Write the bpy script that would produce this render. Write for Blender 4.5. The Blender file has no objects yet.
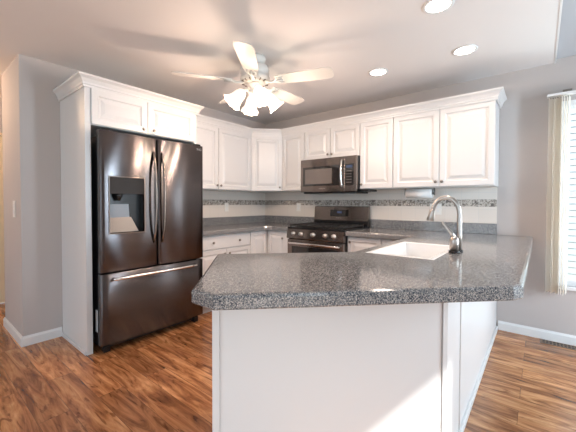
import bpy, bmesh, math, random
from mathutils import Vector, Matrix
random.seed(7)
R = math.radians
S = bpy.context.scene
COL = S.collection

# ------------------------------------------------------------ camera
cam = bpy.data.cameras.new('camera')
camo = bpy.data.objects.new('camera', cam); COL.objects.link(camo)
yaw, pit, rol = R(38.893), R(-1.1933), R(0.1419)
fw = Vector((-math.sin(yaw)*math.cos(pit), math.cos(yaw)*math.cos(pit), math.sin(pit)))
rt = Vector((math.cos(yaw), math.sin(yaw), 0)); up = rt.cross(fw)
r2 = rt*math.cos(rol)+up*math.sin(rol); u2 = -rt*math.sin(rol)+up*math.cos(rol)
M3 = Matrix((r2, u2, -fw)).transposed()
camo.matrix_world = Matrix.Translation((3.3689, -3.6046, 1.2154)) @ M3.to_4x4()
cam.sensor_width = 36; cam.lens = 312.51/576*36
cam.shift_y = -6.85/576; cam.clip_start = 0.05
S.camera = camo

# ------------------------------------------------------------ exposure, world, sun, daylight
S.view_settings.view_transform = 'Standard'; S.view_settings.look = 'None'
S.view_settings.exposure = 0.0; S.view_settings.gamma = 1.0
S.view_settings.use_curve_mapping = False
W = bpy.data.worlds.new('sky'); S.world = W; W.use_nodes = True
bg = W.node_tree.nodes['Background']; bg.inputs[0].default_value = (.80, .90, 1.0, 1); bg.inputs[1].default_value = 1.6

def lamp(name, kind, loc, energy, color=(1, 1, 1), **kw):
    l = bpy.data.lights.new(name, kind); l.energy = energy; l.color = color
    for k, v in kw.items(): setattr(l, k, v)
    o = bpy.data.objects.new(name, l); COL.objects.link(o); o.location = loc
    return o
sun = lamp('sun', 'SUN', (8, -7, 6), 9.0, (1, .97, .93), angle=R(1.2))
sun.rotation_euler = Vector((1, -1, 1.05)).to_track_quat('Z', 'Y').to_euler()
def daylight(name, loc, direction, sx, sy, e, c=(.88, .94, 1)):
    o = lamp(name, 'AREA', loc, e, c, shape='RECTANGLE', size=sx, size_y=sy)
    o.rotation_euler = (-Vector(direction)).to_track_quat('Z', 'Y').to_euler(); return o
daylight('daylight_patio', (5.45, -5.0, 1.4), (-1, 0, 0), 1.7, 2.7, 50, (.80, .90, 1))
daylight('daylight_side_window', (5.40, -1.2, 1.2), (-1, 0, 0), .34, 1.75, 88, (.72, .86, 1))
daylight('daylight_window', (4.38, .25, 1.3), (0, -1, 0), 1.05, 1.6, 34)
daylight('daylight_rear', (1.9, -7.25, 1.4), (0, 1, 0), 3.0, 2.1, 64, (.66, .83, 1))

# ------------------------------------------------------------ materials
def mat(name, col=(.8, .8, .8), rough=.5, metal=0.0, spec=.5, emit=None, es=0, coat=0):
    m = bpy.data.materials.new(name); m.use_nodes = True
    b = m.node_tree.nodes['Principled BSDF']
    b.inputs['Base Color'].default_value = (*col, 1); b.inputs['Roughness'].default_value = rough
    b.inputs['Metallic'].default_value = metal; b.inputs['Specular IOR Level'].default_value = spec
    b.inputs['Coat Weight'].default_value = coat
    if emit: b.inputs['Emission Color'].default_value = (*emit, 1); b.inputs['Emission Strength'].default_value = es
    return m
def nodes(m): return m.node_tree.nodes, m.node_tree.links, m.node_tree.nodes['Principled BSDF']
def coords(m, scale=(1, 1, 1), rot=(0, 0, 0), space='Object'):
    n, l, b = nodes(m)
    t = n.new('ShaderNodeTexCoord'); mp = n.new('ShaderNodeMapping'); mp.inputs['Scale'].default_value = scale
    mp.inputs['Rotation'].default_value = rot
    l.new(t.outputs[space], mp.inputs[0]); return mp.outputs[0]
def ramp(m, src, stops, interp='LINEAR'):
    n, l, b = nodes(m); r = n.new('ShaderNodeValToRGB'); r.color_ramp.interpolation = interp
    e = r.color_ramp.elements
    while len(e) < len(stops): e.new(.5)
    for i, (p, c) in enumerate(stops): e[i].position = p; e[i].color = (*c, 1)
    l.new(src, r.inputs[0]); return r.outputs[0]
def noise(m, vec, scale, detail=4, rough=.5):
    n, l, b = nodes(m); t = n.new('ShaderNodeTexNoise'); t.inputs['Scale'].default_value = scale
    t.inputs['Detail'].default_value = detail; t.inputs['Roughness'].default_value = rough
    l.new(vec, t.inputs['Vector']); return t.outputs['Fac']
def bump(m, src, strength=.1, dist=.01):
    n, l, b = nodes(m); t = n.new('ShaderNodeBump'); t.inputs['Strength'].default_value = strength
    t.inputs['Distance'].default_value = dist; l.new(src, t.inputs['Height']); l.new(t.outputs[0], b.inputs['Normal'])
def mix(m, fac, a, c, mode='MIX'):
    n, l, b = nodes(m); t = n.new('ShaderNodeMix'); t.data_type = 'RGBA'; t.blend_type = mode
    for sock, v in ((t.inputs[0], fac), (t.inputs[6], a), (t.inputs[7], c)):
        if isinstance(v, (int, float)): sock.default_value = v
        elif isinstance(v, tuple): sock.default_value = (*v, 1)
        else: l.new(v, sock)
    return t.outputs[2]

WALLC = (.52, .478, .462)
m_wall = mat('wall_paint', WALLC, .75, spec=.25)
bump(m_wall, noise(m_wall, coords(m_wall), 350, 2), .05, .002)
m_ceil = mat('ceiling_paint', (.78, .75, .74), .8, spec=.2)
bump(m_ceil, noise(m_ceil, coords(m_ceil), 160, 3), .08, .003)
m_vault = mat('vault_paint_shaded', (.50, .50, .52), .8, spec=.2)  # dimmer light far from the lamps, put into the vault's grey
m_white = mat('white_cabinet', (.715, .705, .70), .32)
m_trim = mat('white_trim', (.78, .78, .78), .35)
m_plate = mat('white_plastic', (.82, .80, .76), .4)
m_black = mat('black_enamel', (.012, .012, .013), .22)
m_blackm = mat('black_iron', (.03, .028, .027), .35)
m_glassb = mat('black_glass', (.02, .018, .018), .06, coat=.5)
m_chrome = mat('chrome', (.82, .80, .79), .16, 1)
m_nickel = mat('brushed_nickel', (.50, .46, .43), .30, 1)
m_knob = mat('dark_nickel', (.30, .26, .23), .3, 1)
m_fan = mat('fan_white', (.70, .675, .64), .4)
m_paper = mat('paper', (.82, .82, .82), .9)
m_brownmetal = mat('bronze_vent', (.22, .15, .105), .45, .2)
m_gap = mat('shadow_gap', (.05, .045, .04), .8)
m_cream = mat('cream_door', (.80, .66, .46), .45)
m_siding = mat('siding', (.46, .50, .55), .7)
m_grass = mat('grass', (.10, .17, .06), .9)
m_sink = mat('white_sink', (.92, .92, .92), .18)
m_shade = mat('frosted_shade', (.75, .72, .68), .4, emit=(1, .86, .70), es=.9)
m_lens = mat('light_lens', (1, 1, 1), .5, emit=(1, .90, .78), es=14)
m_disp = mat('display', (.02, .03, .05), .1, emit=(.35, .45, .9), es=.10)
m_vane = mat('blind_vane', (.90, .86, .80), .6)
nb = m_vane.node_tree.nodes['Principled BSDF']; nb.inputs['Transmission Weight'].default_value = 0
n_, l_, b_ = nodes(m_vane)
tr = n_.new('ShaderNodeBsdfTranslucent'); tr.inputs[0].default_value = (.97, .93, .87, 1)
mx = n_.new('ShaderNodeMixShader'); mx.inputs[0].default_value = .55
l_.new(b_.outputs[0], mx.inputs[1]); l_.new(tr.outputs[0], mx.inputs[2]); l_.new(mx.outputs[0], n_['Material Output'].inputs[0])

m_pane = bpy.data.materials.new('window_glass'); m_pane.use_nodes = True
n_ = m_pane.node_tree.nodes; l_ = m_pane.node_tree.links; n_.remove(n_['Principled BSDF'])
a = n_.new('ShaderNodeBsdfTransparent'); a.inputs[0].default_value = (.96, .98, .98, 1)
g = n_.new('ShaderNodeBsdfGlossy'); g.inputs['Roughness'].default_value = .02
mx = n_.new('ShaderNodeMixShader'); mx.inputs[0].default_value = .06
l_.new(a.outputs[0], mx.inputs[1]); l_.new(g.outputs[0], mx.inputs[2]); l_.new(mx.outputs[0], n_['Material Output'].inputs[0])

def steel(name, c, rough=.28, streak=(1, 1, 1)):
    m = mat(name, c, rough, 1)
    v = coords(m, streak); f = noise(m, v, 6, 6, .6)
    n, l, b = nodes(m)
    r = n.new('ShaderNodeMapRange'); r.inputs[3].default_value = rough-.01; r.inputs[4].default_value = rough+.01
    l.new(f, r.inputs[0]); l.new(r.outputs[0], b.inputs['Roughness'])
    b.inputs['Anisotropic'].default_value = 1.0; b.inputs['Anisotropic Rotation'].default_value = .25
    t = n.new('ShaderNodeTangent'); t.direction_type = 'RADIAL'; t.axis = 'Z'; l.new(t.outputs[0], b.inputs['Tangent'])
    return m
m_steel = steel('black_stainless', (.125, .115, .118), .25, (3, 3, 60))
m_steel2 = steel('range_stainless', (.26, .225, .205), .24, (3, 3, 60))

# speckled laminate counter
m_gran = mat('speckled_counter', (.3, .3, .3), .11, spec=.55)
v = coords(m_gran); n_, l_, b_ = nodes(m_gran)
base = ramp(m_gran, noise(m_gran, v, 240, 2, .6), [(.35, (.014, .022, .036)), (.46, (.12, .135, .155)), (.57, (.30, .285, .27)), (.70, (.66, .60, .55))])
vo = n_.new('ShaderNodeTexVoronoi'); vo.inputs['Scale'].default_value = 210; l_.new(v, vo.inputs['Vector'])
sp = ramp(m_gran, vo.outputs['Color'], [(.0, (0, 0, 0)), (.78, (0, 0, 0)), (.84, (1, 1, 1))])
l_.new(mix(m_gran, mix(m_gran, .65, (0, 0, 0), sp), base, (.45, .45, .45)), b_.inputs['Base Color'])

# plank floor, boards along X
m_floor = mat('laminate_planks', (.3, .15, .07), .3, spec=.7)
n_, l_, b_ = nodes(m_floor)
v = coords(m_floor)
def brick(vec, w, h, mort, m=m_floor, c1=(0, 0, 0), c2=(1, 1, 1), off=.37):
    n, l, b = nodes(m); br = n.new('ShaderNodeTexBrick'); br.offset = off; br.inputs['Scale'].default_value = 1
    br.inputs['Brick Width'].default_value = w; br.inputs['Row Height'].default_value = h
    br.inputs['Mortar Size'].default_value = mort; br.inputs['Mortar Smooth'].default_value = .2
    br.inputs['Color1'].default_value = (*c1, 1); br.inputs['Color2'].default_value = (*c2, 1)
    l.new(vec, br.inputs['Vector']); return br
br = brick(v, 1.25, .150, .0012)
sep = n_.new('ShaderNodeSeparateXYZ'); l_.new(v, sep.inputs[0])
def math_(op, a, b=None):
    t = n_.new('ShaderNodeMath'); t.operation = op
    for i, x in enumerate((a, b)):
        if x is None: continue
        if isinstance(x, (int, float)): t.inputs[i].default_value = x
        else: l_.new(x, t.inputs[i])
    return t.outputs[0]
bw = n_.new('ShaderNodeRGBToBW'); l_.new(br.outputs['Color'], bw.inputs[0])
off = math_('MULTIPLY', bw.outputs[0], 37.0)
cmb = n_.new('ShaderNodeCombineXYZ')
l_.new(math_('ADD', math_('MULTIPLY', sep.outputs[0], 1.2), off), cmb.inputs[0]); l_.new(math_('MULTIPLY', sep.outputs[1], 8.5), cmb.inputs[1]); l_.new(off, cmb.inputs[2])
nz = n_.new('ShaderNodeTexNoise'); nz.inputs['Scale'].default_value = 1.4; nz.inputs['Detail'].default_value = 6; nz.inputs['Roughness'].default_value = .62; nz.inputs['Distortion'].default_value = 1.6
l_.new(cmb.outputs[0], nz.inputs['Vector'])
wood = ramp(m_floor, nz.outputs['Fac'], [(.28, (.12, .046, .020)), (.42, (.30, .125, .050)), (.54, (.50, .24, .105)), (.70, (.74, .42, .21))])
tone = mix(m_floor, bw.outputs[0], (.72, .68, .66), (1.12, 1.06, 1.0))
cmb2 = n_.new('ShaderNodeCombineXYZ')
l_.new(math_('ADD', math_('MULTIPLY', sep.outputs[0], 2.5), off), cmb2.inputs[0]); l_.new(math_('MULTIPLY', sep.outputs[1], 14.0), cmb2.inputs[1]); l_.new(off, cmb2.inputs[2])
nv = n_.new('ShaderNodeTexNoise'); nv.inputs['Scale'].default_value = 1.3; nv.inputs['Detail'].default_value = 5; nv.inputs['Distortion'].default_value = 2.2
l_.new(cmb2.outputs[0], nv.inputs['Vector'])
vein = ramp(m_floor, nv.outputs['Fac'], [(.33, (.45, .36, .30)), (.42, (.92, .90, .88)), (.6, (1.08, 1.06, 1.04))])
wood = mix(m_floor, 1.0, wood, vein, 'MULTIPLY')
wood = mix(m_floor, 1.0, wood, tone, 'MULTIPLY')
wood = mix(m_floor, math_('MULTIPLY', br.outputs['Fac'], .8), wood, (.05, .022, .01))
l_.new(wood, b_.inputs['Base Color'])
mr = n_.new('ShaderNodeMapRange'); mr.inputs[3].default_value = .17; mr.inputs[4].default_value = .30; l_.new(nz.outputs['Fac'], mr.inputs[0]); l_.new(mr.outputs[0], b_.inputs['Roughness'])
bump(m_floor, nz.outputs['Fac'], .12, .004)

# tiles and decorative band: mapped so that u = x+y (both walls), v = z
def tilecoords(m):
    n, l, b = nodes(m); t = n.new('ShaderNodeTexCoord'); s = n.new('ShaderNodeSeparateXYZ'); l.new(t.outputs['Object'], s.inputs[0])
    a = n.new('ShaderNodeMath'); a.operation = 'ADD'; l.new(s.outputs[0], a.inputs[0]); l.new(s.outputs[1], a.inputs[1])
    c = n.new('ShaderNodeCombineXYZ'); l.new(a.outputs[0], c.inputs[0]); l.new(s.outputs[2], c.inputs[1]); return c.outputs[0]
m_tile = mat('ivory_tile', (.72, .69, .65), .28)
n_, l_, b_ = nodes(m_tile)
bt = brick(tilecoords(m_tile), .152, .165, .0016, m_tile, (.76, .70, .64), (.73, .67, .61), 0.0)
bt.inputs['Mortar'].default_value = (.66, .63, .60, 1)
l_.new(bt.outputs['Color'], b_.inputs['Base Color'])
m_band = mat('leaf_border_tile', (.4, .36, .33), .35)
n_, l_, b_ = nodes(m_band); v = tilecoords(m_band)
bb = brick(v, .152, 2.0, .003, m_band, (0, 0, 0), (0, 0, 0), 0.0); bb.inputs['Mortar'].default_value = (1, 1, 1, 1)
wv = n_.new('ShaderNodeTexNoise'); wv.inputs['Scale'].default_value = 26; wv.inputs['Detail'].default_value = 2; wv.inputs['Distortion'].default_value = 2.5; l_.new(v, wv.inputs['Vector'])
pat = ramp(m_band, wv.outputs['Fac'], [(.36, (.12, .10, .09)), (.45, (.26, .22, .19)), (.52, (.46, .41, .36)), (.60, (.62, .57, .51))])
l_.new(mix(m_band, bb.outputs['Fac'], pat, (.62, .58, .54)), b_.inputs['Base Color'])

# ------------------------------------------------------------ mesh helpers
def bm_new(): return bmesh.new()
def box(bm, x0, x1, y0, y1, z0, z1, bev=0):
    vs = [bm.verts.new((x, y, z)) for x in (x0, x1) for y in (y0, y1) for z in (z0, z1)]
    fs = [(0, 1, 3, 2), (4, 6, 7, 5), (0, 4, 5, 1), (2, 3, 7, 6), (0, 2, 6, 4), (1, 5, 7, 3)]
    faces = [bm.faces.new([vs[i] for i in f]) for f in fs]
    if bev:
        es = list({e for f in faces for e in f.edges})
        bmesh.ops.bevel(bm, geom=es, offset=bev, segments=2, profile=.6, affect='EDGES')
    return bm
def tube(bm, pts, r, seg=12, cap=True):
    pts = [Vector(p) for p in pts]; rs = r if isinstance(r, (list, tuple)) else [r]*len(pts)
    rings = []; pn = None
    for i, p in enumerate(pts):
        t = (pts[min(i+1, len(pts)-1)]-pts[max(i-1, 0)]).normalized()
        if pn is None:
            a = Vector((0, 0, 1)) if abs(t.z) < .9 else Vector((1, 0, 0)); n = t.cross(a).normalized()
        else:
            n = (pn-t*pn.dot(t)).normalized()
        pn = n; b = t.cross(n)
        rings.append([bm.verts.new(p+(n*math.cos(2*math.pi*k/seg)+b*math.sin(2*math.pi*k/seg))*rs[i]) for k in range(seg)])
    for i in range(len(rings)-1):
        for k in range(seg):
            f = bm.faces.new([rings[i][k], rings[i][(k+1) % seg], rings[i+1][(k+1) % seg], rings[i+1][k]]); f.smooth = True
    if cap: bm.faces.new(list(reversed(rings[0]))); bm.faces.new(rings[-1])
    return bm
def lathe(bm, prof, mtx=None, seg=24, close=False, ruffle=0):
    mtx = mtx or Matrix.Identity(4); rings = []
    for i, (r, z) in enumerate(prof):
        ring = []
        for k in range(seg):
            a = 2*math.pi*k/seg; rr = r*(1+(ruffle*math.cos(a*8)*(i/(len(prof)-1))**3 if ruffle else 0))
            ring.append(bm.verts.new(mtx @ Vector((rr*math.cos(a), rr*math.sin(a), z))))
        rings.append(ring)
    for i in range(len(rings)-1):
        for k in range(seg):
            f = bm.faces.new([rings[i][k], rings[i][(k+1) % seg], rings[i+1][(k+1) % seg], rings[i+1][k]]); f.smooth = True
    if prof[0][0] > 1e-5 and not close: bm.faces.new(rings[0])
    if prof[-1][0] > 1e-5 and not close: bm.faces.new(rings[-1])
    return bm
def prism(bm, poly, z0, z1, top=True, bottom=True):
    b = [bm.verts.new((x, y, z0)) for x, y in poly]; t = [bm.verts.new((x, y, z1)) for x, y in poly]
    n = len(poly)
    for i in range(n): bm.faces.new([b[i], b[(i+1) % n], t[(i+1) % n], t[i]])
    if top: bm.faces.new(t)
    if bottom: bm.faces.new(list(reversed(b)))
    return bm
def sweep(bm, path, prof, closed_ends=True):
    """prof: (outward, z) pairs; path: xy points; outward = right-hand side of travel; mitred"""
    P = [Vector(p) for p in path]; rings = []
    for i, p in enumerate(P):
        d0 = (P[i]-P[i-1]).normalized() if i else None
        d1 = (P[i+1]-P[i]).normalized() if i < len(P)-1 else None
        d0 = d0 or d1; d1 = d1 or d0
        n0 = Vector((d0.y, -d0.x)); n1 = Vector((d1.y, -d1.x)); m = (n0+n1).normalized(); m /= m.dot(n0)
        rings.append([bm.verts.new((p.x+m.x*o, p.y+m.y*o, z)) for o, z in prof])
    k = len(prof)
    for i in range(len(rings)-1):
        for j in range(k): bm.faces.new([rings[i][j], rings[i+1][j], rings[i+1][(j+1) % k], rings[i][(j+1) % k]])
    if closed_ends: bm.faces.new(rings[0]); bm.faces.new(list(reversed(rings[-1])))
    return bm
def mk(name, bm, m, parent=None, loc=None, rz=None):
    bmesh.ops.recalc_face_normals(bm, faces=bm.faces[:])
    me = bpy.data.meshes.new(name); bm.to_mesh(me); bm.free(); me.materials.append(m)
    o = bpy.data.objects.new(name, me); COL.objects.link(o)
    if parent: o.parent = parent
    if loc: o.location = loc
    if rz is not None: o.rotation_euler = (0, 0, rz)
    return o
def tag(o, label, cat, group=None):
    o['label'] = label; o['category'] = cat
    if group: o['group'] = group
    return o
def thing(name, label, cat, loc=(0, 0, 0), rz=0, group=None):
    o = bpy.data.objects.new(name, None); COL.objects.link(o); o.location = loc; o.rotation_euler = (0, 0, rz)
    o.empty_display_size = .1
    return tag(o, label, cat, group)
def struct(name, bm, m, parent=None):
    o = mk(name, bm, m, parent)
    if not parent: o['kind'] = 'structure'
    return o
def part(name, m, parent, *b, bev=0):
    return mk(name, box(bm_new(), *b, bev=bev), m, parent)
def text(name, s, size, m, parent, loc, rot, label=None):
    c = bpy.data.curves.new(name, 'FONT'); c.body = s; c.size = size; c.extrude = .0004; c.align_x = 'CENTER'; c.align_y = 'CENTER'
    t = bpy.data.objects.new(name, c); me = bpy.data.meshes.new_from_object(t)
    bpy.data.objects.remove(t); me.materials.append(m)
    o = bpy.data.objects.new(name, me); COL.objects.link(o); o.parent = parent; o.location = loc; o.rotation_euler = rot
    return o

# ------------------------------------------------------------ room shell
H = 2.44; XR = 5.2; YB = -7.0; EX = 3.446
struct('floor', box(bm_new(), -3.2, XR, YB, .0, -.1, 0), m_floor)
bm = bm_new()   # kitchen wall with window opening X 3.50..5.0, z .47...2.13
WX0, WX1, WZ0, WZ1 = 3.50, 4.95, .50, 2.10
box(bm, -.15, WX0, 0, .15, -.1, 2.7); box(bm, WX1, XR, 0, .15, -.1, 2.7); box(bm, WX0, WX1, 0, .15, -.1, WZ0); box(bm, WX0, WX1, 0, .15, WZ1, 2.7)
struct('wall_back', bm, m_wall)
struct('wall_left', box(bm_new(), -.12, 0, -2.975, 0, 0, H), m_wall)
bm = bm_new(); box(bm, -.70, -.12, -2.975, -2.85, 0, H); box(bm, -.70, -.58, -2.85, -1.6, 0, H)
struct('wall_hall', bm, m_wall)
bm = bm_new(); box(bm, -1.75, -1.6, -1.6, 0, 0, H); box(bm, -1.75, -.12, -1.6, -1.5, 0, H); box(bm, -1.75, -1.6, -2.5, -1.6, 0, H); box(bm, -1.75, -1.6, YB, -3.35, 0, H); box(bm, -1.75, -1.6, -3.35, -2.5, 2.03, H)
struct('wall_hall_end', bm, m_wall)
# right wall: patio opening y -6.0..-4.1 z 0..2.72 and a narrow window y -1.4..-.5
bm = bm_new()
PY0, PY1, PH = -6.0, -4.10, 2.88
box(bm, XR, XR+.15, YB, PY0, 0, 3.9); box(bm, XR, XR+.15, PY0, PY1, PH, 3.9); box(bm, XR, XR+.15, PY1, -1.55, 0, 3.9)
box(bm, XR, XR+.15, -1.55, -.85, 0, .3); box(bm, XR, XR+.15, -1.55, -.85, 2.1, 3.9); box(bm, XR, XR+.15, -.85, .15, 0, 3.9)
struct('wall_right', bm, m_wall)
bm = bm_new()
box(bm, -1.75, .4, YB-.15, YB, 0, 3.9); box(bm, 3.4, XR+.15, YB-.15, YB, 0, 3.9); box(bm, .4, 3.4, YB-.15, YB, 2.3, 3.9); box(bm, .4, 3.4, YB-.15, YB, 0, .25)
struct('wall_rear', bm, m_wall)
# flat ceiling with holes left closed: the cans are surface trims in thin recesses
bm = bm_new(); box(bm, -1.75, EX, YB, 0, H, H+.12)
struct('ceiling', bm, m_ceil)
struct('trim_1', box(bm_new(), EX, EX+.012, YB, 0, H-.004, H+.10), m_trim)
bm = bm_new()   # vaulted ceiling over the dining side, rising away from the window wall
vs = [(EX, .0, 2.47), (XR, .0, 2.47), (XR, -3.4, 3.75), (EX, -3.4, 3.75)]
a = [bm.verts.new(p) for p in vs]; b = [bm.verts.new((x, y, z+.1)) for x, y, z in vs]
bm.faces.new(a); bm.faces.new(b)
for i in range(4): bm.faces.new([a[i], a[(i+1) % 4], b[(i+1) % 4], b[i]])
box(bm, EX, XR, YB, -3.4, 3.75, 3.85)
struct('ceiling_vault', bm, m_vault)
bm = bm_new()
box(bm, EX-.08, EX, YB, 0, H+.12, 3.9)
struct('wall_vault', bm, m_wall)

BB = [(0, 0), (.014, 0), (.014, .066), (.008, .078), (.006, .084), (0, .084)]
struct('baseboard_back', sweep(bm_new(), [(3.07, 0), (XR, 0)], BB), m_trim)
struct('baseboard_left', sweep(bm_new(), [(-.70, -1.7), (-.70, -2.975), (0, -2.975), (0, -2.70)], BB), m_trim)
struct('baseboard_right', sweep(bm_new(), [(XR, 0), (XR, PY1+.05)], BB), m_trim)

# windows
def window(name, cx, cy, w, h, z0, rz, rails=1, mull=0):
    t = thing(name, '', ''); del t['label']; del t['category']; t['kind'] = 'structure'
    t.location = (cx, cy, z0); t.rotation_euler = (0, 0, rz)
    bm = bm_new(); f = .05                        # frame in local XZ, room side -Y
    box(bm, -w/2, -w/2+f, 0, .09, 0, h); box(bm, w/2-f, w/2, 0, .09, 0, h); box(bm, -w/2+f, w/2-f, 0, .09, 0, f); box(bm, -w/2+f, w/2-f, 0, .09, h-f, h)
    for i in range(rails): z = h*(i+1)/(rails+1); box(bm, -w/2+f, w/2-f, .02, .07, z-.02, z+.02)
    for i in range(mull): x = -w/2+w*(i+1)/(mull+1); box(bm, x-.02, x+.02, .02, .07, f, h-f)
    mk('window_frame', bm, m_trim, t)
    part('pane', m_pane, t, -w/2+f, w/2-f, .045, .049, f, h-f)
    return t
w1 = window('window_1', (WX0+WX1)/2, .02, WX1-WX0, WZ1-WZ0, WZ0, 0, 1)
part('window_sill', m_trim, w1, -(WX1-WX0)/2-.03, (WX1-WX0)/2+.03, -.05, 0, -.03, 0, bev=.004)
window('window_2', XR+.02, -1.2, .7, 1.8, .3, -math.pi/2, 1)
window('window_3', XR+.02, (PY0+PY1)/2, PY1-PY0, PH, 0, -math.pi/2, 0, 0)
window('window_4', 1.9, YB-.02, 3.0, 2.05, .25, math.pi, 0, 2)

# hall door
d = thing('door_1', '', ''); del d['label']; del d['category']; d['kind'] = 'structure'
d.location = (-1.6, -2.925, 0)
part('door_panel', m_cream, d, -.06, -.02, -.39, .39, 0.01, 2.0)
bm = bm_new(); box(bm, -.10, .02, -.425, -.39, 0, 2.03); box(bm, -.10, .02, .39, .425, 0, 2.03); box(bm, -.10, .02, -.425, .425, 2.0, 2.03)
mk('door_frame', bm, m_cream, d)

# ------------------------------------------------------------ cabinet doors
def panel_door(bm, w, h, x0, z0, y, fw_=.055, t=.02):
    """raised-panel door, local XZ plane, facing -Y; back face at y, front at y-t"""
    rings = [(0, 0), (0, t-.003), (.003, t), (fw_-.004, t), (fw_+.004, t-.011), (fw_+.016, t-.012), (fw_+.045, t-.001)]
    prev = None
    for ins, d_ in rings:
        r = [bm.verts.new((x0+ins, y-d_, z0+ins)), bm.verts.new((x0+w-ins, y-d_, z0+ins)), bm.verts.new((x0+w-ins, y-d_, z0+h-ins)), bm.verts.new((x0+ins, y-d_, z0+h-ins))]
        if prev:
            for i in range(4): bm.faces.new([prev[i], prev[(i+1) % 4], r[(i+1) % 4], r[i]])
        else: bm.faces.new(list(reversed(r)))
        prev = r
    bm.faces.new(prev); return bm
def slab_front(bm, w, h, x0, z0, y, t=.02):
    rings = [(0, 0), (0, t-.006), (.008, t)]; prev = None
    for ins, d_ in rings:
        r = [bm.verts.new((x0+ins, y-d_, z0+ins)), bm.verts.new((x0+w-ins, y-d_, z0+ins)), bm.verts.new((x0+w-ins, y-d_, z0+h-ins)), bm.verts.new((x0+ins, y-d_, z0+h-ins))]
        if prev:
            for i in range(4): bm.faces.new([prev[i], prev[(i+1) % 4], r[(i+1) % 4], r[i]])
        else: bm.faces.new(list(reversed(r)))
        prev = r
    bm.faces.new(prev); return bm
def knob(parent, x, y, z):
    mt = Matrix.Translation((x, y, z)) @ Matrix.Rotation(R(90), 4, 'X')
    return mk('knob', lathe(bm_new(), [(.005, 0), (.005, .008), (.013, .014), (.0145, .019), (.012, .024), (.004, .026)], mt, 14), m_knob, parent)
def add_door(parent, x0, w, z0, h, y, kx=None, kz=None, fw_=.055, kind='door'):
    bm = bm_new()
    (panel_door if kind == 'door' else slab_front)(bm, w, h, x0, z0, y, *((fw_,) if kind == 'door' else ()))
    o = mk(kind, bm, m_white, parent)
    for k in (kx if isinstance(kx, list) else [kx]):
        if k is not None: knob(o, k, y-.02, kz)
    return o

UB, UT = 1.372, 2.135
def wall_cab(label, loc, rz, w, doors, z0=UB, z1=UT, depth=.31, side_r=False):
    """doors: list of (x0,w,knob side)"""
    t = thing('wall_cabinet', label, 'cabinet', loc, rz)
    part('body', m_white, t, .001, w-.001, -depth, -.003, z0, z1)
    for x0, dw, ks in doors:
        k = {'L': x0+.028, 'R': x0+dw-.028}.get(ks)
        add_door(t, x0+.003, dw-.006, z0+.006, z1-z0-.022, -depth, k, z0+.05, .052)
    return t
G = -math.pi/2
# left run faces +X : local x runs along +Y when rotated by +90deg
L90 = math.pi/2
wall_cab('white wall cabinet with two doors between refrigerator enclosure and corner cabinet', (0, -1.671, 0), L90, 1.060, [(.0, .493, 'R'), (.493, .565, 'L')])
t = thing('wall_cabinet', 'white diagonal corner wall cabinet with one door, in the corner of the two walls', 'cabinet')
mk('body', prism(bm_new(), [(.003, -.003), (.003, -.609), (.313, -.609), (.609, -.313), (.609, -.003)], UB, UT), m_white, t)
bm = bm_new(); panel_door(bm, .408, UT-UB-.022, .006, UB+.006, 0, .052)
o = mk('door', bm, m_white, t, (.313, -.609, 0), R(45)); knob(o, .385, -.02, UB+.05)
wall_cab('narrow white single door wall cabinet left of the microwave, beside the corner', (.611, 0, 0), 0, .381, [(.004, .377, 'R')])
wall_cab('short white double door wall cabinet directly above the microwave', (.993, 0, 0), 0, .776, [(0, .388, 'R'), (.388, .388, 'L')], z0=1.752)
wall_cab('narrow white single door wall cabinet immediately right of the microwave', (1.770, 0, 0), 0, .380, [(0, .380, 'L')])
wall_cab('wide white double door wall cabinet at the right end of the row, above the faucet', (2.151, 0, 0), 0, .904, [(0, .452, 'R'), (.452, .452, 'L')])

CR = [(0, UT-.02), (.010, UT-.02), (.012, UT-.004), (.018, UT), (.020, UT+.014), (.034, UT+.040), (.048, UT+.052), (.052, UT+.056), (.052, UT+.070), (0, UT+.070)]
# crown: travel so outward is on the right-hand side
cr = mk('crown_molding', sweep(bm_new(), [(.331, -1.615), (.331, -.617), (.617, -.331), (3.058, -.331), (3.058, -.002)], CR), m_white)
tag(cr, 'long white crown molding along the top of the wall cabinets around the corner', 'molding')

# ------------------------------------------------------------ refrigerator enclosure
EY0, EY1, ED = -2.694, -1.672, .587
t = thing('refrigerator_cabinet', 'tall white enclosure with two short doors surrounding the refrigerator', 'cabinet', (0, EY0, 0), L90)
wE = EY1-EY0
part('side_panel', m_white, t, 0, .02, -ED, -.003, 0, UT)
part('side_panel', m_white, t, wE-.02, wE, -ED, -.003, 0, UT)
part('body', m_white, t, .021, wE-.021, -ED+.001, -.003, 1.83, UT)
part('stile', m_white, t, 0, .042, -ED-.008, -ED, 0, UT)
add_door(t, .044, .452, 1.835, UT-1.855, -ED-.001, .455, 1.865, .055)
add_door(t, .50, .49, 1.835, UT-1.855, -ED-.001, .55, 1.865, .055)
part('base_trim', m_white, t, -.012, 0, -ED, -.003, 0, .03, bev=.004)
tr_ = mk('crown', sweep(bm_new(), [(-.0, -.002), (-.0, -ED-.010), (wE, -ED-.010), (wE, -.40)], CR), m_white, t)

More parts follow.
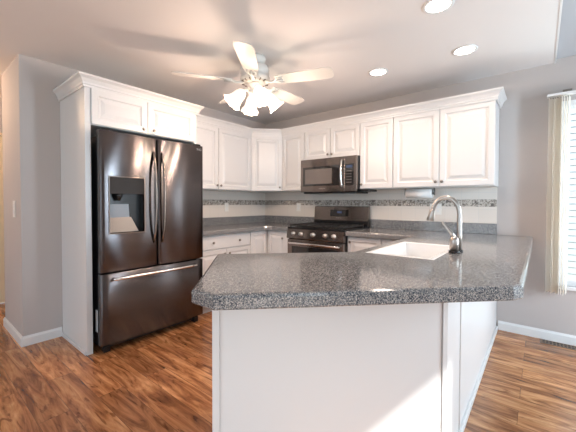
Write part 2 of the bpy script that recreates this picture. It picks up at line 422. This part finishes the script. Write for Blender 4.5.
# ------------------------------------------------------------ refrigerator (faces +X)
FY0, FY1 = -2.630, -1.671; FW = FY1-FY0
t = thing('refrigerator', 'black stainless french door refrigerator with water dispenser and bottom freezer drawer', 'refrigerator', (0, FY0, 0), L90)
part('case', m_black, t, .012, FW-.032, -.625, -.04, .05, 1.745, bev=.004)
def curved_front(bm, x0, x1, z0, z1, yb, yf, bow, hole=None, nx=14, r=.014):
    """door: back plane yb, front at yf bowed by bow along x; rounded vertical edges; optional rectangular hole"""
    xs = [x0+(x1-x0)*i/nx for i in range(nx+1)]
    xs += [x0+r*.3, x1-r*.3, x0+r, x1-r]
    if hole: xs += [hole[0], hole[1]]
    xs = sorted(set(round(x, 5) for x in xs))
    zs = [z0, z0+.005, z1-.005, z1] + ([hole[2], hole[3]] if hole else []); zs = sorted(zs)
    def fy(x, z):
        u = (x-x0)/(x1-x0)*2-1; y = yf+bow*u*u
        e = min(x-x0, x1-x)
        if e < r: y += r*(1-math.sqrt(max(0, 1-(1-e/r)**2)))
        if z in (z0, z1): y += .004
        return y
    g = {(i, j): bm.verts.new((x, fy(x, z), z)) for i, x in enumerate(xs) for j, z in enumerate(zs)}
    for i in range(len(xs)-1):
        for j in range(len(zs)-1):
            if hole and hole[0]-1e-6 <= xs[i] < hole[1]-1e-6 and hole[2]-1e-6 <= zs[j] < hole[3]-1e-6: continue
            f = bm.faces.new([g[i, j], g[i+1, j], g[i+1, j+1], g[i, j+1]]); f.smooth = True
    nX, nZ = len(xs)-1, len(zs)-1
    bk = {(i, j): bm.verts.new((xs[i], yb, zs[j])) for i in (0, nX) for j in (0, nZ)}
    bm.faces.new([g[0, j] for j in range(nZ+1)]+[bk[0, nZ], bk[0, 0]])
    bm.faces.new([g[nX, j] for j in range(nZ+1)]+[bk[nX, nZ], bk[nX, 0]])
    bm.faces.new([g[i, 0] for i in range(nX+1)]+[bk[nX, 0], bk[0, 0]])
    bm.faces.new([g[i, nZ] for i in range(nX+1)]+[bk[nX, nZ], bk[0, nZ]])
    bm.faces.new([bk[0, 0], bk[nX, 0], bk[nX, nZ], bk[0, nZ]])
    if hole:
        ih = [i for i, x in enumerate(xs) if hole[0]-1e-6 <= x <= hole[1]+1e-6]; jh = [j for j, z in enumerate(zs) if hole[2]-1e-6 <= z <= hole[3]+1e-6]
        return bm
    return bm
mid = .472
hole = (.068, .345, .965, 1.418)
ld = mk('door', curved_front(bm_new(), .0, mid-.003, .655, 1.782, -.632, -.712, .009, hole), m_steel, t)
rd = mk('door', curved_front(bm_new(), mid+.003, FW, .655, 1.782, -.632, -.712, .009), m_steel, t)
dr = mk('freezer_drawer', curved_front(bm_new(), 0, FW, .075, .643, -.632, -.712, .014), m_steel, t)
# dispenser
dp = bm_new()
hx0, hx1, hz0, hz1 = hole; yd = -.706
def quad(bm, *p): return bm.faces.new([bm.verts.new(q) for q in p])
quad(dp, (hx0, yd, hz0), (hx1, yd, hz0), (hx1, -.64, hz0+.02), (hx0, -.64, hz0+.02))
quad(dp, (hx0, yd, hz0), (hx0, -.64, hz0), (hx0, -.64, 1.29), (hx0, yd, 1.29))
quad(dp, (hx1, yd, hz0), (hx1, -.64, hz0), (hx1, -.64, 1.29), (hx1, yd, 1.29))
quad(dp, (hx0, -.638, hz0), (hx1, -.638, hz0), (hx1, -.638, 1.29), (hx0, -.638, 1.29))
disp = mk('dispenser', dp, m_black, ld)
part('control_panel', m_glassb, disp, hx0, hx1, -.709, -.64, 1.285, hz1)
bm = bm_new()
for a_ in ((hx0-.008, hx0, hz0-.008, hz1+.008), (hx1, hx1+.008, hz0-.008, hz1+.008), (hx0, hx1, hz0-.008, hz0), (hx0, hx1, hz1, hz1+.008)):
    box(bm, a_[0], a_[1], -.714, -.69, a_[2], a_[3])
mk('bezel', bm, m_steel2, disp)
bm = lathe(bm_new(), [(.030, 0), (.030, -.02), (.02, -.045), (.008, -.06)], Matrix.Translation((.15, -.675, 1.285)), 14)
mk('spout', bm, m_black, disp)
bm = bm_new(); quad(bm, (.085, -.66, 1.20), (.235, -.66, 1.20), (.25, -.645, 1.08), (.075, -.645, 1.08))
mk('paddle', bm, mat('clear_paddle', (.30, .36, .42), .15), disp)
bm = bm_new(); quad(bm, (hx0+.003, -.652, 1.09), (.26, -.652, 1.09), (.30, -.70, hz0+.006), (hx0+.003, -.70, hz0+.006))
mk('drip_tray', bm, mat('dark_grey_tray', (.20, .18, .17), .35), disp)
# handles: bowed vertical bars
def bow_handle(parent, x, z0, z1, y0, out, r=.011):
    pts = []
    for i in range(17):
        s = i/16; pts.append((x, y0-out*(1-(2*s-1)**4)*1.0-.012*math.sin(math.pi*s), z0+(z1-z0)*s))
    return mk('handle', tube(bm_new(), pts, r, 12), m_steel2, parent)
bow_handle(ld, mid-.040, .86, 1.66, -.70, .045); bow_handle(rd, mid+.040, .86, 1.66, -.70, .045)
pts = [(.09, -.70, .60)] + [(.09+.75*i/14, -.748-.010*math.sin(math.pi*i/14), .60) for i in range(15)] + [(.84, -.70, .60)]
mk('handle', tube(bm_new(), pts, .012, 12), m_chrome, dr)
for x in (.06, FW-.06): part('foot', m_black, t, x-.025, x+.025, -.66, -.60, 0, .05, bev=.006)
part('base_grille', m_black, t, .03, FW-.03, -.645, -.61, .03, .072)
for x in (.05, mid, FW-.05): part('hinge_cover', m_black, t, x-.03, x+.03, -.69, -.60, 1.746, 1.80, bev=.008) if x != mid else None
text('logo', 'SAMSUNG', .030, m_chrome, rd, (.865, -.7075, 1.742), (R(90), 0, 0))
bm = bm_new(); box(bm, .0105, .0118, -.60, -.56, .16, .34); mk('rating_label', bm, m_paper, t)

# ------------------------------------------------------------ base cabinets
BH = .866; BD = .59
def base_cab(label, loc, rz, w, fronts, depth=BD):
    t = thing('base_cabinet', label, 'cabinet', loc, rz)
    part('body', m_white, t, .001, w-.001, -depth, -.004, .10, BH-.006)
    part('toe_kick', m_white, t, .001, w-.001, -depth+.07, -.004, 0, .10)
    for kind, x0, fwid, z0, h, kx, kz in fronts:
        add_door(t, x0+.003, fwid-.006, z0, h, -depth, kx, kz, .045, kind)
    return t
base_cab('white base cabinet with one wide two-knob drawer over two doors, beside the refrigerator', (0, -1.671, 0), L90, .755,
    [('drawer', 0, .755, .70, .15, [.19, .57], .775), ('door', 0, .38, .115, .575, .345, .64), ('door', .38, .38, .115, .575, .415, .64)])
t = thing('base_cabinet', 'white L-shaped corner base cabinet with two folding doors, left of the stove', 'cabinet')
mk('body', prism(bm_new(), [(.004, -.004), (.004, -.913), (BD, -.913), (BD, -BD), (.986, -BD), (.986, -.004)], .10, BH-.006), m_white, t)
mk('toe_kick', prism(bm_new(), [(.004, -.004), (.004, -.913), (BD-.07, -.913), (BD-.07, -BD+.07), (.986, -BD+.07), (.986, -.004)], 0, .10), m_white, t)
bm = panel_door(bm_new(), .292, .735, .004, .115, 0, .045); mk('door', bm, m_white, t, (BD, -.913, 0), L90)
bm = panel_door(bm_new(), .292, .735, .024, .115, 0, .045); o = mk('door', bm, m_white, t, (BD, -BD, 0), 0); knob(o, .285, -.02, .77)
part('filler', m_white, t, BD+.317, .986, -BD-.018, -BD, .115, BH-.005)
base_cab('white base cabinet with door and drawer right of the stove', (1.770, 0, 0), 0, .728,
    [('door', 0, .375, .115, .735, .035, .80), ('door', .375, .32, .115, .735, None, 0)])

# peninsula cabinet
inX, outX = 2.505, 3.046; ci, co = 4.37, 5.187; ce = -.458
def X(s, d): return ((s+d)/2, (s-d)/2)   # point with x+y=s, x-y=d
poly = [(inX, -BD-.03), (inX, inX-ci), X(ce, ci), X(ce, co), (outX, outX-co), (outX, -.004), (inX, -.004)]
t = thing('peninsula_cabinet', 'white angled peninsula cabinet with smooth panels under the overhanging speckled countertop', 'cabinet')
mk('body', prism(bm_new(), poly, 0, BH-.006, top=False), m_white, t)
def diag_panel(name, s0, s1, d0, d1, z0, z1, m=m_white, bev=0):
    p_ = [X(s0, d0), X(s1, d0), X(s1, d1), X(s0, d1)]
    return mk(name, prism(bm_new(), p_, z0, z1), m, t)
cs = outX+(outX-co)        # x+y at the bend
diag_panel('back_panel', ce+.03, cs-.012, co, co+.016, .0, BH-.006)
diag_panel('corner_trim', ce-.012, ce+.028, co-.01, co+.030, 0, BH-.006)
diag_panel('corner_trim', cs-.006, cs+.022, co-.008, co+.024, 0, BH-.006)
part('side_panel', m_white, t, outX, outX+.010, -2.13, -.004, 0, BH-.006)
part('batten', m_white, t, outX, outX+.016, -1.80, -1.775, 0, BH-.006, bev=.003)
part('base_trim', m_white, t, outX+.010, outX+.026, -2.12, -.016, 0, .035, bev=.005)

# ------------------------------------------------------------ countertops
def inset(poly, d_):
    n = len(poly); out = []
    A = sum(poly[i][0]*poly[(i+1) % n][1]-poly[(i+1) % n][0]*poly[i][1] for i in range(n)); sgn = 1 if A > 0 else -1
    for i in range(n):
        p0, p1, p2 = Vector(poly[i-1]), Vector(poly[i]), Vector(poly[(i+1) % n])
        a_ = (p1-p0).normalized(); b_ = (p2-p1).normalized()
        n0 = Vector((-a_.y, a_.x))*sgn; n1 = Vector((-b_.y, b_.x))*sgn; m_ = (n0+n1).normalized(); m_ /= m_.dot(n0)
        out.append((p1.x+m_.x*d_, p1.y+m_.y*d_))
    return out
def slab(bm, poly, z0, z1, bev, hole=None):
    ins = inset(poly, bev)
    def ring(pp, z): return [bm.verts.new((x, y, z)) for x, y in pp]
    mid_ = inset(poly, bev*.30)
    b0 = ring(inset(poly, .004), z0); b1 = ring(poly, z0+.005); b2 = ring(poly, z1-bev); b3 = ring(mid_, z1-bev*.3); b4 = ring(ins, z1)
    n = len(poly)
    for lo, hi in ((b0, b1), (b1, b2), (b2, b3), (b3, b4)):
        for i in range(n): bm.faces.new([lo[i], lo[(i+1) % n], hi[(i+1) % n], hi[i]])
    def cap(vs, hv):
        es = [bm.edges.get((vs[i], vs[(i+1) % n])) or bm.edges.new((vs[i], vs[(i+1) % n])) for i in range(n)]
        if hv: es += [bm.edges.get((hv[i], hv[(i+1) % 4])) or bm.edges.new((hv[i], hv[(i+1) % 4])) for i in range(4)]
        bmesh.ops.triangle_fill(bm, use_beauty=True, edges=es, normal=(0, 0, 1))
    ht = hb = None
    if hole:
        ht = ring(hole, z1); hb = ring(hole, z0)
        for i in range(4): bm.faces.new([hb[i], hb[(i+1) % 4], ht[(i+1) % 4], ht[i]])
    cap(b4, ht); cap(b0, hb)
    return bm
CT = .914
sx0, sx1, sy0, sy1 = 2.545, 2.935, -1.835, -1.150
polyR = [(1.769, -.002), (1.769, -.65), (2.47, -.65), (2.47, -1.86), X(-.545, 4.33), (2.425, -2.970), (2.545, -2.970), (3.300, -2.215), (3.325, -2.165), (3.325, -.002)]
ct = thing('countertop', 'long grey speckled countertop holding the white sink and ending in the angled peninsula', 'countertop')
mk('slab', slab(bm_new(), polyR, BH-.004, CT, .013, [(sx0, sy0), (sx1, sy0), (sx1, sy1), (sx0, sy1)]), m_gran, ct)
part('backsplash_ledge', m_gran, ct, 1.769, 3.048, -.020, -.001, CT+.0005, 1.016, bev=.002)
polyL = [(.002, -.002), (.002, -1.671), (.65, -1.671), (.65, -.72), (.72, -.65), (.988, -.65), (.988, -.002)]
ct = thing('countertop', 'grey speckled L-shaped countertop in the far corner, left of the stove', 'countertop')
mk('slab', slab(bm_new(), polyL, BH, CT, .012), m_gran, ct)
bm = bm_new(); prism(bm, [(.001, -.001), (.001, -1.671), (.020, -1.671), (.020, -.020), (.988, -.020), (.988, -.001)], CT+.0005, 1.016)
mk('backsplash_ledge', bm, m_gran, ct)

# tile backsplash
t = thing('tile_backsplash', 'ivory tile backsplash with leaf-patterned border band behind the counters', 'backsplash')
def Lp(x_end, y_end, d0): return [(.0005, -.0005), (.0005, y_end), (d0, y_end), (d0, -d0), (x_end, -d0), (x_end, -.0005)]
mk('tile_field', prism(bm_new(), Lp(3.046, -1.671, .007), 1.0165, 1.180), m_tile, t)
mk('tile_field', prism(bm_new(), Lp(3.046, -1.671, .007), 1.252, UB-.001), m_tile, t)
mk('border_band', prism(bm_new(), Lp(3.046, -1.671, .009), 1.180, 1.252), m_band, t)

# ------------------------------------------------------------ sink
t = thing('kitchen_sink', 'white rectangular single bowl sink set into the speckled peninsula counter', 'sink')
bm = bm_new()
def rect(i, z): return [bm.verts.new(p) for p in ((sx0+i, sy0+i, z), (sx1-i, sy0+i, z), (sx1-i, sy1-i, z), (sx0+i, sy1-i, z))]
rs = [rect(.001, .862), rect(.001, CT-.0005), rect(.004, CT+.0015), rect(.026, CT+.0015), rect(.030, CT-.004), rect(.034, .80), rect(.045, .745), rect(.07, .735)]
for a_, b__ in zip(rs, rs[1:]):
    for i in range(4): bm.faces.new([a_[i], a_[(i+1) % 4], b__[(i+1) % 4], b__[i]])
bm.faces.new(rs[-1]); mk('basin', bm, m_sink, t)
mk('drain', lathe(bm_new(), [(.045, .7355), (.042, .739), (.02, .737), (.0, .736)], Matrix.Translation(((sx0+sx1)/2, (sy0+sy1)/2, 0))), m_chrome, t)

# ------------------------------------------------------------ faucet
t = thing('kitchen_faucet', 'brushed nickel gooseneck faucet with side lever standing behind the white sink', 'faucet', (2.972, -1.47, CT))
mk('base_ring', lathe(bm_new(), [(.031, 0.0005), (.031, .012), (.028, .014), (0, .014)], Matrix.Translation((-.004, -.035, 0))), m_black, t)
mk('base_ring', lathe(bm_new(), [(.022, .0005), (.022, .010), (0, .010)], Matrix.Translation((.008, .05, 0))), m_black, t)
mk('valve_body', lathe(bm_new(), [(.026, .012), (.026, .075), (.023, .088), (.012, .100), (0, .102)], Matrix.Translation((-.004, -.035, 0))), m_nickel, t)
mk('lever', tube(bm_new(), [(-.004, -.035, .095), (-.02, -.033, .118), (-.045, -.031, .150), (-.066, -.030, .176), (-.072, -.030, .184)], [.012, .0095, .007, .009, .007], 12), m_nickel, t)
pts = [(.008, .05, .008), (.008, .05, .10), (.007, .05, .20)]
cxr = -.072; rr = .079
for i in range(0, 15):
    a_ = math.pi*i/14*.95; pts.append((cxr+rr*math.cos(a_), .05, .232+rr*1.32*math.sin(a_)))
mk('spout', tube(bm_new(), pts, [.0145]*3+[.0135]*(len(pts)-3), 16), m_nickel, t)
e0 = Vector(pts[-1]); mk('spray_head', tube(bm_new(), [e0+Vector((.002, 0, .014)), e0+Vector((0, 0, 0)), e0+Vector((-.006, 0, -.022)), e0+Vector((-.014, 0, -.058)), e0+Vector((-.015, 0, -.064))], [.0135, .016, .018, .024, .020], 16), m_nickel, t)

# ------------------------------------------------------------ range (stove)
RX0, RX1 = .993, 1.766; RW = RX1-RX0
t = thing('gas_range', 'black and stainless gas stove with iron grates and five knobs in the wall counter', 'stove', (RX0, 0, 0))
part('body', m_black, t, 0.002, RW-.002, -.64, -.03, .03, .905)
part('cooktop', m_black, t, 0, RW, -.668, -.06, .906, .925, bev=.004)
bm = bm_new(); pr = [(-.64, .79), (-.680, .79), (-.690, .80), (-.672, .905), (-.64, .905)]
a_ = [bm.verts.new((.002, y, z)) for y, z in pr]; b__ = [bm.verts.new((RW-.002, y, z)) for y, z in pr]
bm.faces.new(a_); bm.faces.new(b__)
for i in range(5): bm.faces.new([a_[i], a_[(i+1) % 5], b__[(i+1) % 5], b__[i]])
cp = mk('control_panel', bm, m_steel2, t)
for x in (.105, .215, .379, .545, .653):
    mt = Matrix.Translation((x, -.682, .850)) @ Matrix.Rotation(R(80), 4, 'X')
    k = mk('control_knob', lathe(bm_new(), [(.026, -.002), (.026, .004), (.020, .006), (.019, .030), (.015, .034), (0, .034)], mt, 18), m_nickel, cp)
od = part('oven_door', m_steel2, t, .004, RW-.004, -.672, -.641, .20, .78, bev=.005)
part('oven_window', m_glassb, od, .07, RW-.07, -.6745, -.672, .30, .70)
mk('handle', tube(bm_new(), [(.05, -.67, .742), (.05, -.715, .742), (.09, -.722, .742), (RW-.09, -.722, .742), (RW-.05, -.715, .742), (RW-.05, -.67, .742)], .012, 12), m_chrome, od)
part('storage_drawer', m_steel2, t, .004, RW-.004, -.668, -.641, .05, .19, bev=.004)
bg_ = bm_new(); pr = [(-.03, .906), (-.085, .93), (-.085, .985), (-.098, .99), (-.080, 1.165), (-.03, 1.175)]
a_ = [bg_.verts.new((.002, y, z)) for y, z in pr]; b__ = [bg_.verts.new((RW-.002, y, z)) for y, z in pr]
bg_.faces.new(a_); bg_.faces.new(b__)
for i in range(6): bg_.faces.new([a_[i], a_[(i+1) % 6], b__[(i+1) % 6], b__[i]])
bgo = mk('backguard', bg_, m_steel2, t)
part('backguard_base', m_black, t, .003, RW-.003, -.102, -.086, .926, .992)
o = part('display', m_glassb, bgo, .25, .51, -.002, .001, -.042, .042); o.location = (0, -.0902, 1.085); o.rotation_euler = (R(-6), 0, 0)
o2 = part('clock', m_disp, o, .35, .42, -.003, -.0015, -.002, .022)
text('logo', 'SAMSUNG', .017, m_chrome, bgo, (.379, -.0985, 1.022), (R(84), 0, 0))
for gx in (.02, .262, .504):
    bm = bm_new(); gw = .234; z0, z1 = .938, .952
    for yy in (-.64, -.505, -.375, -.245, -.125): box(bm, gx, gx+gw, yy-.006, yy+.006, z0, z1)
    for xx in (gx, gx+gw/2-.006, gx+gw-.012): box(bm, xx, xx+.012, -.646, -.119, z0, z1+.002)
    for xx in (gx+gw*.25, gx+gw*.75): box(bm, xx-.005, xx+.005, -.60, -.42, z0, z1+.008); box(bm, xx-.005, xx+.005, -.34, -.16, z0, z1+.008)
    for xx in (gx+.004, gx+gw-.016):
        for yy in (-.64, -.13): box(bm, xx, xx+.012, yy-.006, yy+.006, .9255, z0)
    mk('grate', bm, m_blackm, t)
for x, y in ((.137, -.50), (.137, -.25), (.379, -.38), (.621, -.50), (.621, -.25)):
    mk('burner', lathe(bm_new(), [(.045, .9255), (.045, .930), (.030, .932), (.030, .936), (0, .937)], Matrix.Translation((x, y, 0)), 18), m_blackm, t)

# ------------------------------------------------------------ microwave
t = thing('microwave', 'dark stainless over-the-range microwave with silver handle mounted above the stove', 'microwave', (RX0, 0, 0))
part('case', m_black, t, 0, RW, -.36, -.01, 1.345, 1.750)
part('vent_bottom', m_black, t, .03, RW-.03, -.375, -.03, 1.327, 1.345, bev=.003)
md = part('door', m_steel2, t, 0, .625, -.402, -.361, 1.347, 1.750, bev=.004)
part('window_surround', m_glassb, md, .035, .555, -.4045, -.402, 1.420, 1.655)
part('window_mesh', mat('oven_screen', (.16, .14, .13), .25), md, .07, .455, -.4055, -.4045, 1.445, 1.625)
pts = [(.598, -.40, 1.398)]+[(.598, -.425-.022*math.sin(math.pi*i/12), 1.400+.30*i/12) for i in range(13)]+[(.598, -.40, 1.702)]
mk('handle', tube(bm_new(), pts, .0105, 12), m_chrome, md)
cp = part('control_panel', m_steel2, t, .627, RW, -.402, -.361, 1.347, 1.750, bev=.004)
kp = part('keypad', m_glassb, cp, .632, RW-.035, -.4045, -.402, 1.415, 1.66)
part('clock', m_disp, kp, .648, RW-.05, -.4055, -.4045, 1.615, 1.645)
m_btn = mat('button_print', (.22, .20, .20), .5)
for i in range(3):
    for j in range(5): part('button', m_btn, kp, .650+i*.024, .662+i*.024, -.4055, -.4045, 1.445+j*.032, 1.453+j*.032)
text('logo', 'SAMSUNG', .02, m_chrome, md, (.32, -.4025, 1.385), (R(90), 0, 0))
o = tag(part('under_cabinet_fixture', m_black, None, 1.775, 1.880, -.33, -.10, 1.345, 1.3715, bev=.006), 'small flat black fixture under the cabinet right of the microwave', 'fixture')

# paper towel
t = thing('paper_towel_holder', 'white paper towel roll on holder mounted beneath the wide right wall cabinet', 'paper towel', (2.215, -.17, 1.316))
mk('towel_roll', tube(bm_new(), [(.03, 0, 0), (.29, 0, 0)], .048, 24), m_paper, t)
for x in (.012, .305):
    part('bracket', m_knob if x < .1 else m_black, t, x, x+.008, -.02, .02, -.02, .0555, bev=.002)
mk('rod', tube(bm_new(), [(.014, 0, 0), (.311, 0, 0)], .008, 10), m_knob, t)

# outlets & switches
def plate(label, loc, rz, gangs=1, name='wall_outlet', cat='outlet'):
    t = thing(name, label, cat, loc, rz); w = .035+.023*(gangs-1)
    part('cover_plate', m_plate, t, -w, w, -.006, -.0005, -.058, .058, bev=.002)
    for g_ in range(gangs):
        x = (g_-(gangs-1)/2)*.046
        for z in (-.02, .02): part('socket' if name == 'wall_outlet' else 'toggle', m_trim, t, x-.014, x+.014, -.009, -.006, z-.013, z+.013, bev=.002)
    return t
plate('white outlet on the left backsplash between refrigerator and corner', (.009, -.79, 1.150), L90)
plate('white outlet on the backsplash left of the stove', (.665, -.009, 1.150), 0)
plate('white double outlet on the backsplash behind the faucet', (2.50, -.009, 1.150), 0, 2)
plate('white light switch plate on the wall by the hallway at far left', (-.226, -2.9755, 1.154), 0, 1, 'light_switch', 'switch').scale = (1.1, 1, 1.25)

# ------------------------------------------------------------ vertical blinds
t = thing('vertical_blinds', 'cream vertical blinds pulled to the left side of the bright window', 'blinds', (3.402, -.075, 0))
part('headrail', m_trim, t, 0, 1.62, -.03, .03, 2.128, 2.150, bev=.004)
part('bracket', m_knob, t, .10, .16, -.02, .074, 2.151, 2.170)
rv = random.Random(3)
for i in range(9):
    x = .022+i*.0160; bm = bm_new(); ang = R(80+rv.uniform(-8, 8)); n = 6; rr_ = []
    zb = .445+rv.uniform(-.012, .006)
    for k in range(n+1):
        s = (k/n-.5)*.088; c = .006*(1-(2*k/n-1)**2)
        px, py = s*math.cos(ang)-c*math.sin(ang), s*math.sin(ang)+c*math.cos(ang)
        rr_.append((bm.verts.new((x+px, py, zb)), bm.verts.new((x+px, py, 2.118))))
    for k in range(n):
        f = bm.faces.new([rr_[k][0], rr_[k+1][0], rr_[k+1][1], rr_[k][1]]); f.smooth = True
    o = mk('vane', bm, m_vane, t)

# floor register
t = thing('floor_vent', 'dark brown slotted floor vent by the baseboard under the window', 'vent', (3.385, -.075, 0))
part('frame', m_brownmetal, t, 0, .32, -.05, .045, .0005, .005, bev=.001)
bm = bm_new()
for i in range(12):
    for j in (-.022, .018): box(bm, .018+i*.024, .034+i*.024, j-.014, j+.014, .005, .0056)
mk('slots', bm, m_gap, t)

# ------------------------------------------------------------ recessed lights
for lx, ly, lb in ((2.86, -1.50, 'round recessed ceiling light nearest the top edge of the photo'), (2.88, -.75, 'round recessed ceiling light between the other two, above the right cabinets'), (2.17, -.78, 'round recessed ceiling light nearest the ceiling fan')):
    t = thing('recessed_light', lb, 'ceiling light', (lx, ly, H))
    mk('trim_ring', lathe(bm_new(), [(.070, -.0005), (.092, -.0005), (.090, -.006), (.074, -.008), (.070, -.004)], None, 32, close=True), m_trim, t)
    mk('lens', lathe(bm_new(), [(.0, -.0035), (.070, -.0035), (.0705, -.001), (0, -.001)], None, 32), m_lens, t)
    l = lamp('recessed_lamp', 'SPOT', (0, 0, -.015), 26, (1, .78, .64), spot_size=R(140), spot_blend=.8, shadow_soft_size=.07); l.parent = t

# ------------------------------------------------------------ ceiling fan
FZ = 2.228
t = thing('ceiling_fan', 'white five-blade ceiling fan with four glowing tulip glass lamps', 'ceiling fan', (1.48, -1.71, 0))
mk('canopy', lathe(bm_new(), [(.0, H-.001), (.085, H-.001), (.09, H-.02), (.075, H-.055), (.06, H-.06), (0, H-.06)]), m_fan, t)
mt_ = mk('motor_housing', lathe(bm_new(), [(.0, H-.055), (.06, H-.06), (.11, H-.085), (.122, H-.11), (.122, H-.145), (.105, H-.165), (.125, H-.175), (.125, H-.19), (.09, H-.205), (.05, H-.21), (0, H-.21)], None, 36), m_fan, t)
for k in range(16):
    a_ = 2*math.pi*k/16; c, s = math.cos(a_), math.sin(a_)
    mk('vent_slot', tube(bm_new(), [(.095*c, .095*s, FZ-.009), (.118*c, .118*s, FZ-.001)], .006, 6), m_knob, mt_)
for k in range(5):
    va = -19+72*k+38.9
    bm = bm_new(); outl = [(.19, -.050), (.30, -.062), (.60, -.072), (.655, -.060), (.665, -.03), (.665, .03), (.655, .060), (.60, .072), (.30, .062), (.19, .050)]
    tp = [bm.verts.new((x, y, .003)) for x, y in outl]; bt_ = [bm.verts.new((x, y, -.003)) for x, y in outl]
    bm.faces.new(tp); bm.faces.new(bt_)
    for i in range(len(outl)): bm.faces.new([bt_[i], bt_[(i+1) % len(outl)], tp[(i+1) % len(outl)], tp[i]])
    bl = mk('blade', bm, m_fan, t); bl.location = (0, 0, FZ+.0); bl.rotation_euler = (R(-12), 0, R(va))
    bm = bm_new(); tube(bm, [(.10, 0, -.008), (.15, 0, -.014), (.19, .0, -.010), (.25, 0, -.008)], [.014, .010, .012, .008], 8)
    tube(bm, [(.17, 0, -.012), (.21, .03, -.008), (.255, .032, -.007)], .007, 8); tube(bm, [(.17, 0, -.012), (.21, -.03, -.008), (.255, -.032, -.007)], .007, 8)
    mk('blade_iron', bm, m_fan, bl)
lk = mk('light_kit', lathe(bm_new(), [(0, FZ-.008), (.045, FZ-.010), (.055, FZ-.025), (.040, FZ-.045), (.040, FZ-.065), (.058, FZ-.085), (.05, FZ-.115), (.02, FZ-.13), (0, FZ-.132)]), m_fan, t)
for k in range(4):
    a_ = R(20+90*k+38.9); c, s = math.cos(a_), math.sin(a_)
    arm = mk('lamp_arm', tube(bm_new(), [(.045*c, .045*s, FZ-.075), (.08*c, .08*s, FZ-.07), (.105*c, .105*s, FZ-.09)], .011, 10), m_fan, t)
    d_ = Vector((c*.68, s*.68, -.74)).normalized()
    mt = Matrix.Translation((.100*c, .100*s, FZ-.083)) @ d_.to_track_quat('Z', 'Y').to_matrix().to_4x4()
    sh = mk('lamp_shade', lathe(bm_new(), [(.022, .0), (.036, .014), (.046, .042), (.050, .080), (.060, .118), (.078, .145)], mt, 32, close=True, ruffle=.09), m_shade, t)
    l = lamp('fan_bulb', 'POINT', Vector((.100*c, .100*s, FZ-.083))+d_*.17, 10.0, (1, .72, .55), shadow_soft_size=.03); l.parent = t
mk('pull_chain', tube(bm_new(), [(.03, -.02, FZ-.12), (.03, -.02, FZ-.27)], .0025, 6), m_knob, t)
l = lamp('fan_glow', 'POINT', (0, 0, FZ-.19), 8, (1, .80, .60), shadow_soft_size=.04); l.parent = t

# hall lamp
t = thing('hall_ceiling_light', 'small round white ceiling lamp in the hallway left of the refrigerator', 'ceiling light', (-1.0, -3.6, H))
mk('bowl', lathe(bm_new(), [(.13, 0), (.12, -.05), (.06, -.08), (0, -.085)]), m_shade, t)
l = lamp('hall_bulb', 'POINT', (0, 0, -.16), 26, (1, .66, .42), shadow_soft_size=.08); l.parent = t

# ------------------------------------------------------------ outside
bm = bm_new()
for i in range(40):
    z = -.4+i*.115
    vs = [bm.verts.new(p) for p in ((1.5, 3.985, z), (11, 3.985, z), (11, 4.0, z+.115), (1.5, 4.0, z+.115))]; bm.faces.new(vs)
    vs = [bm.verts.new(p) for p in ((1.5, 3.985, z), (11, 3.985, z), (11, 4.0, z), (1.5, 4.0, z))]; bm.faces.new(vs)
box(bm, 1.5, 11, 4.0, 6, -.4, 4.2)
t = thing('neighboring_house', 'pale horizontal siding of the neighboring house seen through the window', 'house')
mk('siding', bm, m_siding, t)
struct('ground', box(bm_new(), -14, 24, -24, 16, -.6, -.4), m_grass)
